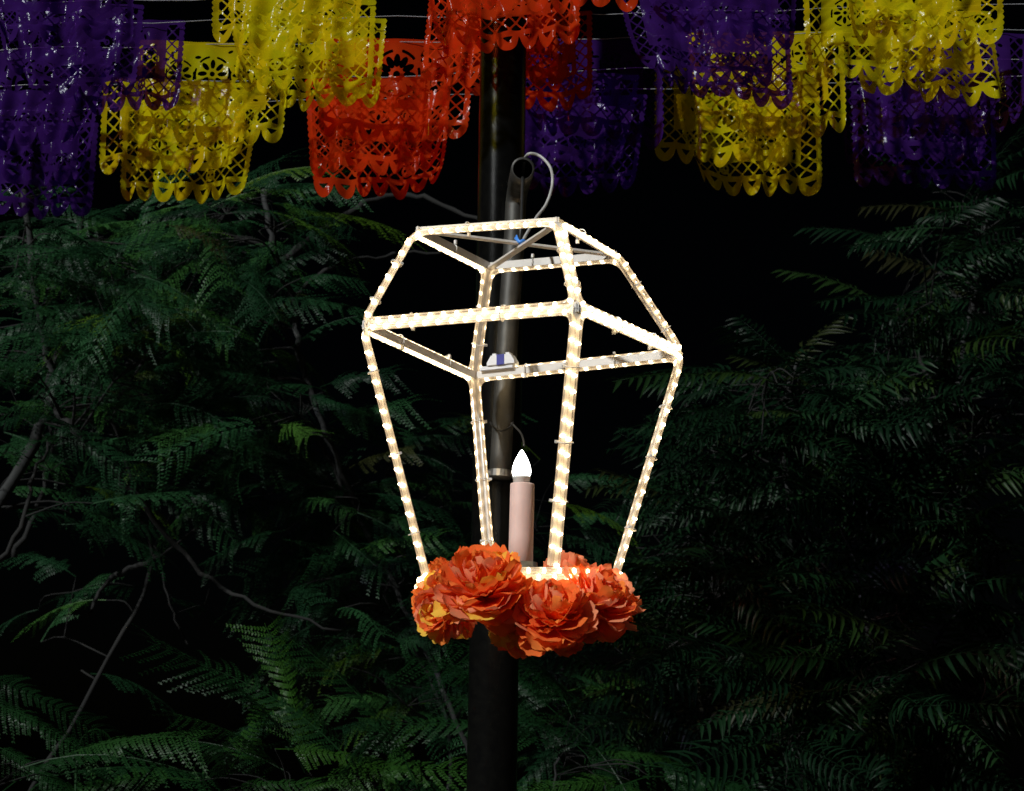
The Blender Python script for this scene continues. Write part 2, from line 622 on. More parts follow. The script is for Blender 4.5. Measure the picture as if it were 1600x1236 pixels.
def rope(points, closed, r_corner, start=0.0, radius=ROPE_R):
    path, total = rounded(points, r_corner, closed)
    v, f, uv = tube(path, radius, 10, closed)
    ro = mesh_obj('rope_light', v, f, M['rope'], lantern, uv=uv)
    # diodes: short lens-shaped beads across the rope
    mb = MB()
    n = len(path)
    st = total / (n if closed else n - 1)
    s = start
    while s < total - .006:
        k = s / st
        i = int(k)
        a, b = path[i % n], path[(i + 1) % n]
        p = a.lerp(b, k - i)
        d = (b - a).normalized()
        q = d.to_track_quat('Z', 'Y').to_matrix()
        prof = [(.0020, -.0030), (.0046, -.0021), (.0054, 0), (.0046, .0021), (.0020, .0030)]
        ow = p - axis_pt(p.z)
        ow = (ow - d * ow.dot(d)).normalized()
        p = p + ow * .0016
        # the diode faces one way: squash the lens a little and shift it
        j = Vector((rnd.uniform(-.0006, .0006), rnd.uniform(-.0006, .0006), 0))
        vv, ff = lathe(p + q @ j, d, [(r_, h * rnd.uniform(.8, 1.15)) for r_, h in prof], 8)
        mb.add(vv, ff)
        s += LED_STEP
    lb = mb.build('diode', M['led'], ro)
    lb['kind'] = 'stuff'
    return ro


def face_loop(vs, closed, d_in, d_out):
    c = sum(vs, Vector()) / len(vs)
    nrm = (vs[1] - vs[0]).cross(vs[2] - vs[1]).normalized()
    outw = c - axis_pt(c.z)
    if nrm.dot(outw) < 0:
        nrm = -nrm
    n = len(vs)
    res = []
    for i in range(n):
        es = []
        if closed or i > 0:
            es.append((vs[i] - vs[i - 1]).normalized())
        if closed or i < n - 1:
            es.append((vs[(i + 1) % n] - vs[i]).normalized())
        ns = []
        for e in es:
            k = nrm.cross(e)
            if k.dot(c - vs[i]) < 0:
                k = -k
            ns.append(k)
        if len(ns) == 2:
            off = (ns[0] + ns[1]) / (1 + ns[0].dot(ns[1]))
        else:
            off = ns[0]
        res.append(vs[i] + off * d_in + nrm * d_out)
    return res


for i in range(4):
    j = (i + 1) % 4
    rope(face_loop([T[i], T[j], MD[j], MD[i]], True, .0066, .001), True, .026)
    rope(face_loop([BT[i] + Vector((0, 0, .004)), MD[i], MD[j], BT[j] + Vector((0, 0, .004))], False, .0068, .001), False, .028)

# base ring: flat hoop with three turns of rope
hoop = []
for k in range(72):
    a = 2 * PI * k / 72
    hoop.append(RC + Vector((RR * math.cos(a), RR * math.sin(a), 0)) + Vector((0, 0, (a_ := 0))))
fit = np.linalg.lstsq(np.array([[b.x - RC.x, b.y - RC.y, 1] for b in BT]), np.array([b.z - RC.z for b in BT]), rcond=None)[0]
hz = lambda p: p + Vector((0, 0, fit[0] * (p.x - RC.x) + fit[1] * (p.y - RC.y) + fit[2]))
ring = lambda r, dz: [hz(RC + Vector((r * math.cos(2 * PI * k / 72), r * math.sin(2 * PI * k / 72), dz))) for k in range(72)]
v, f, _ = tube(ring(RR - .011, -.014), .014, 8, True, flat=.18, up=Vector((0, 0, 1)))
mesh_obj('base_hoop', v, f, M['frame'], lantern)
for (dr, dz, st_) in ((-.002, -.003, .004), (.003, -.0145, .018), (.002, -.026, .010)):
    pts = ring(RR + dr, dz)
    rope(pts, True, .008, st_)
# bars that carry the candle
for (a, b) in ((0, 2), (1, 3)):
    pa, pb_ = BT[a].copy(), BT[b].copy()
    d = (pb_ - pa).normalized(); side = d.cross(Vector((0, 0, 1))).normalized()
    Mx = Matrix((d, side, d.cross(side))).transposed()
    v, f = box((pa + pb_) / 2 + Vector((0, 0, -.026 if a == 0 else -.0305)), (pb_ - pa).length - .012, .016, .004, Mx)
    mesh_obj('base_bar', v, f, M['frame'], lantern, smooth=False)


def cable_tie(a, b, t, wd=.0142):
    p = a.lerp(b, t)
    d = (b - a).normalized()
    out = (p - axis_pt(p.z)); out = (out - d * out.dot(d)).normalized()
    side = d.cross(out)
    pts = []
    for k in range(14):
        an = 2 * PI * k / 14
        pts.append(p - out * .003 + side * (wd * math.cos(an)) + out * (.0105 * math.sin(an)))
    v, f, _ = tube(pts, .0011, 5, True)
    mb = MB(); mb.add(v, f)
    s = rnd.choice((-1, 1))
    c = p - out * .010 + side * (s * .013)
    Mx = Matrix((d, side, out)).transposed()
    mb.add(*box(c, .0045, .0075, .005, Mx))
    mb.build('cable_tie', M['tie'], lantern, smooth=False)


for i in range(4):
    j = (i + 1) % 4
    for t in (.22, .5, .78):
        cable_tie(MD[i], BT[i], t + rnd.uniform(-.05, .05))
    for t in (.3, .7):
        cable_tie(MD[i], MD[j], t + rnd.uniform(-.06, .06))
        cable_tie(T[i], MD[i], t + rnd.uniform(-.06, .06))
    cable_tie(T[i], T[j], .5 + rnd.uniform(-.15, .15), .0095)

# power connector on the back bar (white case with a blue label)
dc = (MD[2] - MD[3]).normalized()
cpos = MD[3].lerp(MD[2], .145) + Vector((0, -.012, .022))
sidec = dc.cross(Vector((0, 0, 1))).normalized()
Mx = Matrix((dc, sidec, dc.cross(sidec) * -1)).transposed()
mb = MB()
prof = [(-.031, 0), (.031, 0), (.031, .006), (.022, .020), (-.022, .020), (-.031, .006)]
vv = [cpos + Mx @ Vector((x, s * .011, abs(z) - .008)) for s in (-1, 1) for x, z in prof]
mb.add(vv, [(0, 1, 2, 3, 4, 5), (11, 10, 9, 8, 7, 6)] + [(k, 6 + k, 6 + (k + 1) % 6, (k + 1) % 6) for k in range(6)])
for x in (-.016, .014):
    mb.add(*box(cpos + Mx @ Vector((x, 0, .0135)), .008, .016, .006, Mx))
mb.add(*box(cpos + Mx @ Vector((-.012, 0, -.012)), .075, .014, .008, Mx))
con = mb.build('power_connector', M['white_plastic'], lantern, smooth=False)
v, f = box(cpos + Mx @ Vector((0, 0, .002)), .017, .0235, .0215, Mx)
o = mesh_obj('label_sticker', v, f, M['blue_label'], con, smooth=False)
# blue tie at the hanging point
mb = MB()
v, f, _ = tube(spline([P(806, 372, 2.99), P(812, 378, 2.98), P(818, 376, 2.98), P(820, 381, 2.985), P(812, 384, 2.985)], 4), .0035, 6)
mb.add(v, f)
v, f, _ = tube(spline([P(807, 368, 2.99), P(811, 376, 2.98), P(819, 379, 2.98)], 4), .002, 6)
mb.add(v, f)
mb.build('blue_tie', M['blue_tie'], lantern)

# ------------------------------------------------------------------ electric candle
cb = Vector((0, 0, 0)); cb = P(813, 886, 3.012)
candle = empty('electric_candle', cb)
ct = P(813, 756, 3.012)
h = ct.z - cb.z
Rc = .0228
v, f = lathe(cb + Vector((0, 0, -.02)), (.012, 0, 1), [(Rc, 0), (Rc, h * .5), (Rc * 1.0, h + .018), (Rc * .96, h + .020), (Rc * .6, h + .020)], 28)
mesh_obj('sleeve', v, f, M['candle'], candle)
tp = ct + Vector((.002, 0, 0))
v, f = lathe(tp, (0, 0, 1), [(.0155, 0), (.0155, .009), (.0165, .0095), (.0165, .014)], 24)
mesh_obj('socket', v, f, M['socket'], candle)
v, f = lathe(tp + Vector((0, 0, .014)), (0, 0, 1), [(.0155, 0), (.0172, .005), (.0176, .010), (.0168, .017), (.0145, .025), (.0112, .033), (.0070, .041), (.0035, .047), (.0012, .050)], 24)
mesh_obj('bulb', v, f, M['bulb'], candle)
v, f = lathe(cb + Vector((.004, -.004, -.022)), (0, 0, 1), [(.027, 0), (.027, .030), (.0262, .030), (.0262, .004)], 24, cap=False)
mesh_obj('holder_cup', v, f, M['steel'], candle)
tag(candle, 'pinkish electric candle with lit white flame bulb inside the lantern', 'candle')

# ------------------------------------------------------------------ paper flowers
def petal_mesh(seed, mat):
    """crumpled tissue petal, base at the origin, tip at y=1, rounded ruffled end"""
    r = random.Random(seed)
    nu = 6
    rows = ((0, .06), (.32, .24), (.58, .37), (.78, .41), (.92, .36), (1.0, .20))
    v = []
    ph, ph2, rf = r.uniform(0, 6), r.uniform(0, 6), r.uniform(.03, .07)
    for t, w in rows:
        w *= r.uniform(.92, 1.08)
        for a in range(nu):
            s = a / (nu - 1) * 2 - 1
            y = t - .04 * s * s * t + .035 * math.sin(5 * s + ph) * t ** 3
            x = s * w
            z = .7 * x * x + .12 * math.sin(t * 3.4 + ph2) * t + rf * math.sin(6.5 * s + ph) * t * t + r.uniform(-.014, .014) * t + .12 * t * t
            v.append((x, y, z))
    nv = len(rows)
    f = [(b * nu + a, b * nu + a + 1, (b + 1) * nu + a + 1, (b + 1) * nu + a) for b in range(nv - 1) for a in range(nu - 1)]
    me = bpy.data.meshes.new('petal')
    me.from_pydata(v, [], f)
    me.polygons.foreach_set('use_smooth', [True] * len(me.polygons))
    me.materials.append(mat)
    return me


PET = {k: [petal_mesh(i * 10 + q, M['petal_' + k]) for i in range(5)] for q, k in enumerate('abcd')}


def flower(c, axis, R, label, mix, seed, layers=((.15, 6, .74), (.48, 11, .84), (.80, 14, .92), (1.10, 16, .98), (1.40, 16, 1.02), (1.70, 15, 1.0), (2.05, 12, .92))):
    r = random.Random(seed)
    axis = Vector(axis).normalized()
    e1 = axis.orthogonal().normalized()
    e2 = axis.cross(e1)
    base = c - axis * (R * .12)
    fl = empty('paper_flower', base)
    for li, (th, n, sc) in enumerate(layers):
        off = r.uniform(0, 6)
        for k in range(n):
            ph = off + 2 * PI * k / n + r.uniform(-.22, .22)
            t2 = th + r.uniform(-.22, .22)
            rad = e1 * math.cos(ph) + e2 * math.sin(ph)
            d = axis * math.cos(t2) + rad * math.sin(t2)
            nn = axis * math.sin(t2) - rad * math.cos(t2)
            tw = r.uniform(-.45, .45)
            sx = nn.cross(d) * -1
            sx = (d.cross(nn))
            nn2 = nn * math.cos(tw) + sx * math.sin(tw)
            sx2 = d.cross(nn2)
            s = R * sc * r.uniform(.84, 1.10)
            o = bpy.data.objects.new('petal', r.choice(PET[r.choice(mix)]))
            COL.objects.link(o)
            o.parent = fl
            Mx = Matrix((sx2 * s * r.uniform(.68, .98) * (1 + .12 * max(0, li - 4)), d * s, nn2 * s)).transposed().to_4x4()
            o.matrix_parent_inverse = Matrix.Translation(-fl.location)
            Mx.translation = base + d * (R * .06)
            o.matrix_basis = Mx
    v, f = lathe(base - axis * .012, axis, [(.004, 0), (.006, .008), (.004, .018)], 8)
    mesh_obj('stem_tie', v, f, M['tie'], fl)
    tag(fl, label, 'flower', 'paper flowers round the lantern base')


LOOSE = ((.15, 5, .74), (.50, 9, .86), (.85, 12, .94), (1.15, 14, 1.0), (1.45, 14, 1.02), (1.8, 13, 1.0))
flower(P(696, 951, 2.86), (-.42, -.55, -.15), .062, 'orange paper flower with many rounded petals at the left end of the lantern base', 'abbcd', 1, LOOSE)
flower(P(757, 922, 2.77), (-.05, -.50, .70), .082, 'largest orange and yellow paper flower, at front below the lantern beside the candle', 'aabcbd', 2)
flower(P(864, 966, 2.76), (.12, -.55, .60), .070, 'red orange paper flower under the bright front rim of the lantern', 'aabad', 3)
flower(P(931, 944, 2.85), (.35, -.40, .65), .074, 'salmon orange paper flower at the right end of the lantern base', 'addb', 4, LOOSE)
flower(P(812, 976, 2.80), (0, -.8, -.15), .052, 'small shaded orange paper flower hanging lowest under the lantern base', 'abca', 5, LOOSE)
flower(P(884, 896, 3.20), (.2, .6, .5), .044, 'coral paper flower behind the rim, peeking past the front lantern leg', 'add', 6, LOOSE)
flower(P(690, 912, 3.10), (-.5, .5, .4), .044, 'orange paper flower on the far rim behind the leftmost lantern leg', 'abd', 8, LOOSE)

# ------------------------------------------------------------------ cut-out banners
BW, BH = .360, .236


def banner_field(X, Y, variant):
    mmx, yb = BW * 1000, 196.0
    f = np.minimum(X - (4 - 4 * np.abs(np.sin(PI * Y / 14))), (mmx - X) - (4 - 4 * np.abs(np.sin(PI * Y / 14))))
    tw = mmx / 7
    xl = (X % tw) - tw / 2
    tt = np.clip(np.abs(xl) / (tw / 2), 0, 1)
    f = np.minimum(f, yb + 40 * (1 - tt ** 2.1) ** .62 - Y)
    f = np.minimum(f, Y + .01)
    holes = np.minimum(Y - (yb + 6), (yb + 20 - Y) - np.abs(xl) * 1.15)

    def rect(x0, x1, y0, y1):
        return np.minimum(np.minimum(X - x0, x1 - X), np.minimum(Y - y0, y1 - Y))
    p = 31.0
    da = np.abs(((X + Y) % p) - p / 2) / 1.414
    db = np.abs(((X - Y) % p) - p / 2) / 1.414
    da2 = (p / 2) / 1.414 - da
    db2 = (p / 2) / 1.414 - db
    lat = np.minimum(da2 - 2.0, db2 - 2.0)
    strips = np.maximum(np.maximum(rect(14, 46, 12, yb - 7), rect(mmx - 46, mmx - 14, 12, yb - 7)), rect(14, mmx - 14, yb - 40, yb - 7))
    lat = np.minimum(lat, strips)
    # small round faces set into the bottom lattice
    sk = np.full_like(X, -99.0)
    eye = np.full_like(X, -99.0)
    for cx in (110.0, 250.0):
        sk = np.maximum(sk, 14 - np.hypot(X - cx, Y - (yb - 24)))
        for ex in (-5.5, 5.5):
            eye = np.maximum(eye, 3.4 - np.hypot(X - cx - ex, Y - (yb - 26)))
        eye = np.maximum(eye, 1.8 - np.hypot(X - cx, Y - (yb - 17)))
    lat = np.minimum(lat, -sk)
    holes = np.maximum(holes, np.maximum(lat, eye))
    panel = rect(54, mmx - 54, 14, yb - 47)
    mot = np.full_like(X, -99.0)
    r = random.Random(100 + variant)
    cents = [(106, 78, 30), (180, 72, 36), (254, 78, 30)] if variant == 0 else [[(120, 60, 28), (240, 60, 28), (180, 108, 32)], [(180, 80, 50), (88, 100, 22), (272, 100, 22)], [(95, 50, 24), (265, 50, 24), (140, 105, 26), (222, 105, 26), (180, 52, 22)]][variant - 1]
    for (cx, cy, R) in cents:
        dx, dy = X - cx, Y - cy
        rr, an = np.hypot(dx, dy), np.arctan2(dy, dx)
        n = (8, 8, 12, 6)[variant]
        a2 = ((an + PI / n) % (2 * PI / n)) - PI / n
        px_, py_ = rr * np.cos(a2) - R * .62, rr * np.sin(a2)
        mot = np.maximum(mot, (1 - np.hypot(px_ / (R * .30), py_ / (R * .15))) * R * .15)
        mot = np.maximum(mot, R * .16 - rr)
        ringd = np.minimum(R * .07 - np.abs(rr - R * 1.08), np.cos(an * 6) * 5 + 2)
        mot = np.maximum(mot, ringd)
    for k in range(46):
        cx, cy = r.uniform(62, mmx - 62), r.uniform(20, yb - 54)
        if min(math.hypot(cx - c[0], cy - c[1]) - c[2] * 1.15 for c in cents) < 7:
            continue
        th = r.uniform(0, PI)
        a, b = r.uniform(6, 10), r.uniform(2.5, 4.2)
        dx, dy = X - cx, Y - cy
        u, w = dx * math.cos(th) + dy * math.sin(th), -dx * math.sin(th) + dy * math.cos(th)
        mot = np.maximum(mot, (1 - np.hypot(u / a, w / b)) * b)
    holes = np.maximum(holes, np.minimum(mot, panel))
    return np.minimum(f, -holes)


def marching(variant, step=2.5):
    nx, ny = int(BW * 1000 / step), int(BH * 1000 / step) + 1
    xs, ys = np.arange(nx + 1) * step, np.arange(ny + 1) * step
    X, Y = np.meshgrid(xs, ys)
    Fd = banner_field(X, Y, variant)
    Fd = np.where(np.abs(Fd) < .02, .02, Fd)
    Fd = np.where(X < .01, np.minimum(Fd, -.05), Fd)
    verts, idx, faces = [], {}, []

    def gv(i, j):
        k = (i, j)
        if k not in idx:
            idx[k] = len(verts)
            verts.append((xs[i], ys[j]))
        return idx[k]

    def ev(i, j, i2, j2):
        k = (i, j, i2, j2) if (i, j) < (i2, j2) else (i2, j2, i, j)
        if k not in idx:
            a, b = Fd[k[1], k[0]], Fd[k[3], k[2]]
            t = min(.94, max(.06, a / (a - b)))
            idx[k] = len(verts)
            verts.append((xs[k[0]] + (xs[k[2]] - xs[k[0]]) * t, ys[k[1]] + (ys[k[3]] - ys[k[1]]) * t))
        return idx[k]
    ins = Fd > 0
    for j in range(ny):
        for i in range(nx):
            c = ((i, j), (i + 1, j), (i + 1, j + 1), (i, j + 1))
            s = [ins[q[1], q[0]] for q in c]
            if not any(s):
                continue
            poly = []
            for k in range(4):
                a, b = c[k], c[(k + 1) % 4]
                if s[k]:
                    poly.append(gv(*a))
                if s[k] != s[(k + 1) % 4]:
                    poly.append(ev(*a, *b))
            if len(poly) > 2:
                faces.append(tuple(poly))
    return np.array(verts) / 1000.0, faces


TEMPL = [marching(k) for k in range(4)]
STRING_Z = 1.5 + 1.722


def banner(px, py, color, label, seed, drop=0.0, zs=1.0, xs=1.0, taper=None, swing=None, crumple=1.0):
    r = random.Random(seed)
    V, Fc = TEMPL[(seed * 7 // 3) % 4]
    c = PZ(px, py, STRING_Z)
    u = V[:, 0] - BW / 2
    if r.random() < .5:
        u = -u
    vv = V[:, 1]
    t = vv / BH
    tp_ = r.uniform(.0, .11) if taper is None else taper
    sw = r.uniform(-.10, .10) if swing is None else swing
    # pleats that open towards the bottom, crinkles and a breeze
    y = np.zeros_like(u)
    for k in range(4):
        fq = r.uniform(9, 34)
        y += r.uniform(.003, .008) * (.25 + t) * np.sin(u * fq * 2 * PI / 2 + r.uniform(0, 6) + t * r.uniform(-1.5, 1.5))
    for k in range(3):
        a = r.uniform(0, PI)
        fq = r.uniform(30, 70)
        s = np.sin((u * math.cos(a) + vv * math.sin(a)) * fq + r.uniform(0, 6) + 2 * np.sin(u * 18 + vv * 11 + r.uniform(0, 6)))
        y += r.uniform(.0012, .0034) * crumple * (1 - np.abs(s)) * (.3 + t)
    x = u * xs * (1 - tp_ * t - .02) + sw * vv + .006 * t * np.sin(u * 30 + r.uniform(0, 6))
    z = -vv * zs * (1 - .03 * np.sin(u * 14 + r.uniform(0, 6))) - drop + .006 * np.sin(u * 25 + r.uniform(0, 6)) * t
    # lift one lower corner now and then
    if r.random() < .5:
        sgn = r.choice((-1, 1))
        w = np.clip(sgn * u / (BW / 2), 0, 1) ** 2 * t ** 2
        z += w * r.uniform(.02, .05)
        y -= w * r.uniform(.02, .05)
        x -= sgn * w * r.uniform(.0, .05)
    y += r.uniform(-.10, .06) * vv
    co = np.stack([x, y, z], 1)
    o = mesh_obj('banner', co.tolist(), Fc, M['film_' + color])
    o.location = c
    o.rotation_euler = (0, 0, r.uniform(-.10, .10))
    tag(o, label, 'banner', color + ' cut-out banners overhead')
    return o


ROWS = [  # y of the string at x=100 and x=1500, banners (x, colour, drop)
    ('foremost', -157, -162, [(530, 'yellow', -.012), (868, 'red', .010), (1200, 'purple', -.012)]),
    ('second', -74, -86, [(85, 'purple', -.01), (455, 'yellow', -.006), (780, 'red', .006), (1125, 'purple', -.004), (1440, 'yellow', 0)]),
    ('third', 4, -25, [(110, 'purple', 0), (472, 'yellow', 0), (787, 'red', -.01), (1085, 'purple', 0), (1370, 'yellow', -.006)]),
    ('fourth', 38, 11, [(178, 'purple', -.012), (492, 'yellow', -.012), (812, 'red', -.006), (1120, 'purple', 0), (1436, 'yellow', 0)]),
    ('fifth', 76, 50, [(65, 'purple', 0), (335, 'yellow', -.01), (622, 'red', -.01), (915, 'purple', 0), (1195, 'yellow', -.01), (1485, 'purple', 0)]),
    ('sixth', 134, 95, [(45, 'purple', .01), (275, 'yellow', -.008), (588, 'red', 0), (885, 'purple', 0), (1140, 'yellow', 0), (1430, 'purple', 0)]),
    ('rearmost', 172, 122, [(48, 'purple', .030), (300, 'yellow', 0), (592, 'red', .004), (900, 'purple', .012), (1168, 'yellow', .03), (1442, 'purple', .025)]),
]
sd = 11
for ri, (rname, yl, yr, items) in enumerate(ROWS):
    yy = lambda x: yl + (yr - yl) * (x - 100) / 1400
    A, B = PZ(-500, yy(-500), STRING_Z), PZ(2100, yy(2100), STRING_Z)
    pts = []
    for k in range(41):
        t = k / 40
        p = A.lerp(B, t)
        pts.append(p + Vector((0, 0, .004 * math.sin(k * 1.7 + ri) + .002)))
    v, f, _ = tube(pts, .0010, 5)
    so = mesh_obj('banner_string', v, f, M['string'])
    tag(so, f'thin pale string carrying the {rname} row of cut-out banners', 'string', 'strings overhead')
    tot = {}
    for x, col_, dr in items:
        tot[col_] = tot.get(col_, 0) + 1
    seen = {}
    for x, col_, dr in items:
        sd += 1
        seen[col_] = seen.get(col_, 0) + 1
        if tot[col_] == 1:
            w = f'the only {col_}'
        elif tot[col_] == 2:
            w = ('left ' if seen[col_] == 1 else 'right ') + col_
        else:
            w = ('leftmost ', 'middle ', 'rightmost ')[seen[col_] - 1] + col_
        end = 'string' if rname in ('foremost', 'rearmost') else 'string from the front'
        banner(x, yy(x), col_, f'{w} cut-out plastic banner on the {rname} {end}', sd, dr, 1.0 if ri < 4 else 1.16, 1.0 if ri < 4 else 1.10)

# ------------------------------------------------------------------ vegetation
def feather_frond(seed, mat, npair=11, length=.28, plen=.10, leaf=.014, lw=.0062, nleaf=11):
    """twice-divided leaf: rachis, side stalks, rows of tiny leaflets; +x outwards, z up"""
    r = random.Random(seed)
    mb = MB()
    dr = r.uniform(.5, 1.6)
    cur = r.uniform(-.5, .5)
    R_ = lambda t: Vector((length * t, cur * length * t * t * .4, -dr * length * t * t * .35))
    v, f, _ = tube([R_(k / 6) for k in range(7)], [.0022 * (1 - .75 * k / 6) for k in range(7)], 3)
    mb.add(v, f)
    for k in range(npair):
        t = .16 + .82 * (k + .5) / npair
        b = R_(t)
        tan = (R_(min(1, t + .03)) - R_(t - .03)).normalized()
        L_ = plen * math.sin(PI * (.18 + .74 * (1 - abs(t - .5) * 1.15))) * r.uniform(.85, 1.1)
        for s in (-1, 1):
            sd_ = Vector((-tan.y, tan.x, 0)).normalized() * s
            d = (sd_ * .85 + tan * r.uniform(.35, .6)).normalized()
            dd = r.uniform(.25, .7)
            up = Vector((0, 0, 1))
            Q = lambda q: b + d * (L_ * q) - up * (dd * L_ * q * q) + tan * (.12 * L_ * q * q)
            # stalk as a thin strip
            w0 = tan * .0008
            mb.add([Q(0) - w0, Q(0) + w0, Q(.5) + w0, Q(.5) - w0, Q(1) + w0 * .5, Q(1) - w0 * .5], [(0, 1, 2, 3), (3, 2, 4, 5)])
            for i in range(nleaf):
                q = (i + .6) / nleaf
                p = Q(q)
                td = (Q(min(1, q + .02)) - Q(q - .02)).normalized()
                for s2 in (-1, 1):
                    n2 = (tan * s2 * .9 + td * .45 + up * r.uniform(-.25, .2)).normalized()
                    ll = leaf * (1 - .35 * q) * r.uniform(.85, 1.1)
                    w = td * lw * .5
                    mb.add([p, p + n2 * ll * .45 + w, p + n2 * ll, p + n2 * ll * .45 - w], [(0, 1, 2, 3)])
    me = bpy.data.meshes.new('frond')
    me.from_pydata(mb.v, [], mb.f)
    me.materials.append(mat)
    return me


def pinnate_frond(seed, mat, npair=11, length=.30, leaf=.078, lw=.014):
    """once-divided leaf with long arched drooping leaflets"""
    r = random.Random(seed)
    mb = MB()
    dr = r.uniform(.3, 1.3)
    cur = r.uniform(-.6, .6)
    R_ = lambda t: Vector((length * t, cur * length * t * t * .4, -dr * length * t * t * .35))
    v, f, _ = tube([R_(k / 6) for k in range(7)], [.0026 * (1 - .75 * k / 6) for k in range(7)], 4)
    mb.add(v, f)
    up = Vector((0, 0, 1))
    for k in range(npair):
        t = .18 + .80 * (k + .5) / npair
        b = R_(t)
        tan = (R_(min(1, t + .03)) - R_(t - .03)).normalized()
        for s in (-1, 1):
            L_ = leaf * (.55 + .6 * math.sin(PI * min(1, t * .95))) * r.uniform(.8, 1.15)
            sd_ = Vector((-tan.y, tan.x, 0)).normalized() * s
            d = (sd_ * .9 + tan * r.uniform(.2, .5) + up * r.uniform(0, .3)).normalized()
            dd = r.uniform(.5, 1.3)
            Q = lambda q: b + d * (L_ * q) - up * (dd * L_ * q * q * .6) + tan * (.1 * L_ * q * q)
            vs = []
            for q, w in ((.03, .15), (.3, .9), (.6, .8), (1, .03)):
                td = (Q(min(1, q + .02)) - Q(q - .02)).normalized()
                sd2 = td.cross(up).normalized() * (lw * .5 * w)
                nn = sd2.cross(td).normalized()
                fold = up * (.28 * lw * w)
                vs += [Q(q) + sd2 + fold, Q(q), Q(q) - sd2 + fold]
            mb.add(vs, [(i * 3 + a, i * 3 + a + 1, i * 3 + a + 4, i * 3 + a + 3) for i in range(3) for a in (0, 1)])
    me = bpy.data.meshes.new('frond')
    me.from_pydata(mb.v, [], mb.f)
    me.polygons.foreach_set('use_smooth', [True] * len(me.polygons))
    me.materials.append(mat)
    return me


FR_L = [feather_frond(300 + i, M['leaf_left'], length=rnd.uniform(.26, .38)) for i in range(8)]
FR_R = [pinnate_frond(400 + i, M['leaf_right'], length=rnd.uniform(.26, .38), npair=rnd.choice((10, 12, 13))) for i in range(8)]
FR_B = [feather_frond(500 + i, M['leaf_low'], npair=16, length=rnd.uniform(.36, .46), plen=.10, leaf=.012, nleaf=12) for i in range(5)]


def place_frond(root, me, p, d, roll, s):
    d = d.normalized()
    up = Vector((0, 0, 1))
    side = up.cross(d)
    side = side.normalized() if side.length > .05 else Vector((0, 1, 0))
    nz_ = d.cross(side)
    c_, s_ = math.cos(roll), math.sin(roll)
    y2, z2 = side * c_ + nz_ * s_, nz_ * c_ - side * s_
    o = bpy.data.objects.new('frond', me)
    COL.objects.link(o)
    o.parent = root
    o.matrix_parent_inverse = Matrix.Translation(-root.location)
    Mx = Matrix((d * s, y2 * s, z2 * s)).transposed().to_4x4()
    Mx.translation = p
    o.matrix_basis = Mx
    return o


def plant(name, label, cat, group, trunks, blobs, fronds, seed, fixed=(), scale=1.0, bark=True):
    """trunks: [(pixel points, depth, r0, r1)]; blobs: [(cx, cy, rx, ry, depth, spread, count)]"""
    r = random.Random(seed)
    base = P(*trunks[0][0][0], trunks[0][1])
    root = empty(name, (base.x, base.y, 0))
    nodes = []
    for ti, (pts, dep, r0, r1) in enumerate(trunks):
        w = [P(x, y, dep + .10 * math.sin(i * 1.9 + seed)) for i, (x, y) in enumerate(pts)]
        if ti == 0:
            w = [Vector((w[0].x + .03, w[0].y, -.05))] + w
        sp = spline(w, 6)
        sp = [p + Vector((r.uniform(-1, 1), r.uniform(-1, 1), r.uniform(-1, 1))) * .009 for p in sp]
        rad = [r0 + (r1 - r0) * k / (len(sp) - 1) for k in range(len(sp))]
        rad = [q * (1 + .12 * math.sin(k * 2.3 + seed)) for k, q in enumerate(rad)]
        v, f, _ = tube(sp, rad, 7)
        mesh_obj('trunk' if ti == 0 else 'branch', v, f, M['bark' if 0 <= ti < 1 and bark else 'dark_bark'], root)
        nodes += [(p, q) for p, q in zip(sp, rad) if p.z > 1.0]
    tw = MB()
    for (cx, cy, rx, ry, dep, sprd, cnt) in blobs:
        for k in range(cnt):
            while True:
                a, b = r.uniform(-1, 1), r.uniform(-1, 1)
                if a * a + b * b < 1:
                    break
            p = P(cx + a * rx, cy + b * ry, dep + r.uniform(-sprd, sprd))
            q, qr = min(nodes, key=lambda n: (n[0] - p).length + max(0, n[0].z - p.z) * .6)
            out = (p - q)
            if out.length > .04:
                mid_ = q.lerp(p, .55) + Vector((r.uniform(-.05, .05), r.uniform(-.05, .05), .10 * out.length))
                sp = spline([q, mid_, p], 3)
                v, f, _ = tube(sp, [max(.0016, min(qr * .5, .006)) * (1 - .6 * i / (len(sp) - 1)) for i in range(len(sp))], 4)
                tw.add(v, f)
                if out.length > .3:
                    nodes.append((mid_, .005))
            d = out.normalized() * .5 + Vector((r.choice((-1, 1)) * r.uniform(.4, 1.2), r.uniform(-.8, .3), r.uniform(-.2, .35))) * .8
            place_frond(root, r.choice(fronds), p, d, math.copysign(r.uniform(.05, .95), d.x), scale * r.uniform(.75, 1.25))
    for (x, y, x2, y2, dep, roll, s) in fixed:
        p, p2 = P(x, y, dep), P(x2, y2, dep - .05)
        q, qr = min(nodes, key=lambda n: (n[0] - p).length)
        sp = spline([q, q.lerp(p, .5) + Vector((0, 0, .03)), p], 4)
        v, f, _ = tube(sp, [.004 * (1 - .5 * i / (len(sp) - 1)) for i in range(len(sp))], 4)
        tw.add(v, f)
        me = r.choice(fronds)
        ln = max(abs(c[0]) for c in me.vertices[6 * 3].co.to_tuple() and [me.vertices[6 * 3].co]) or .3
        place_frond(root, me, p, p2 - p, math.copysign(roll, x2 - x), (p2 - p).length / ln * s)
    if tw.v:
        tw.build('twig', M['dark_bark'], root)['kind'] = 'stuff'
    tag(root, label, cat, group)
    return root


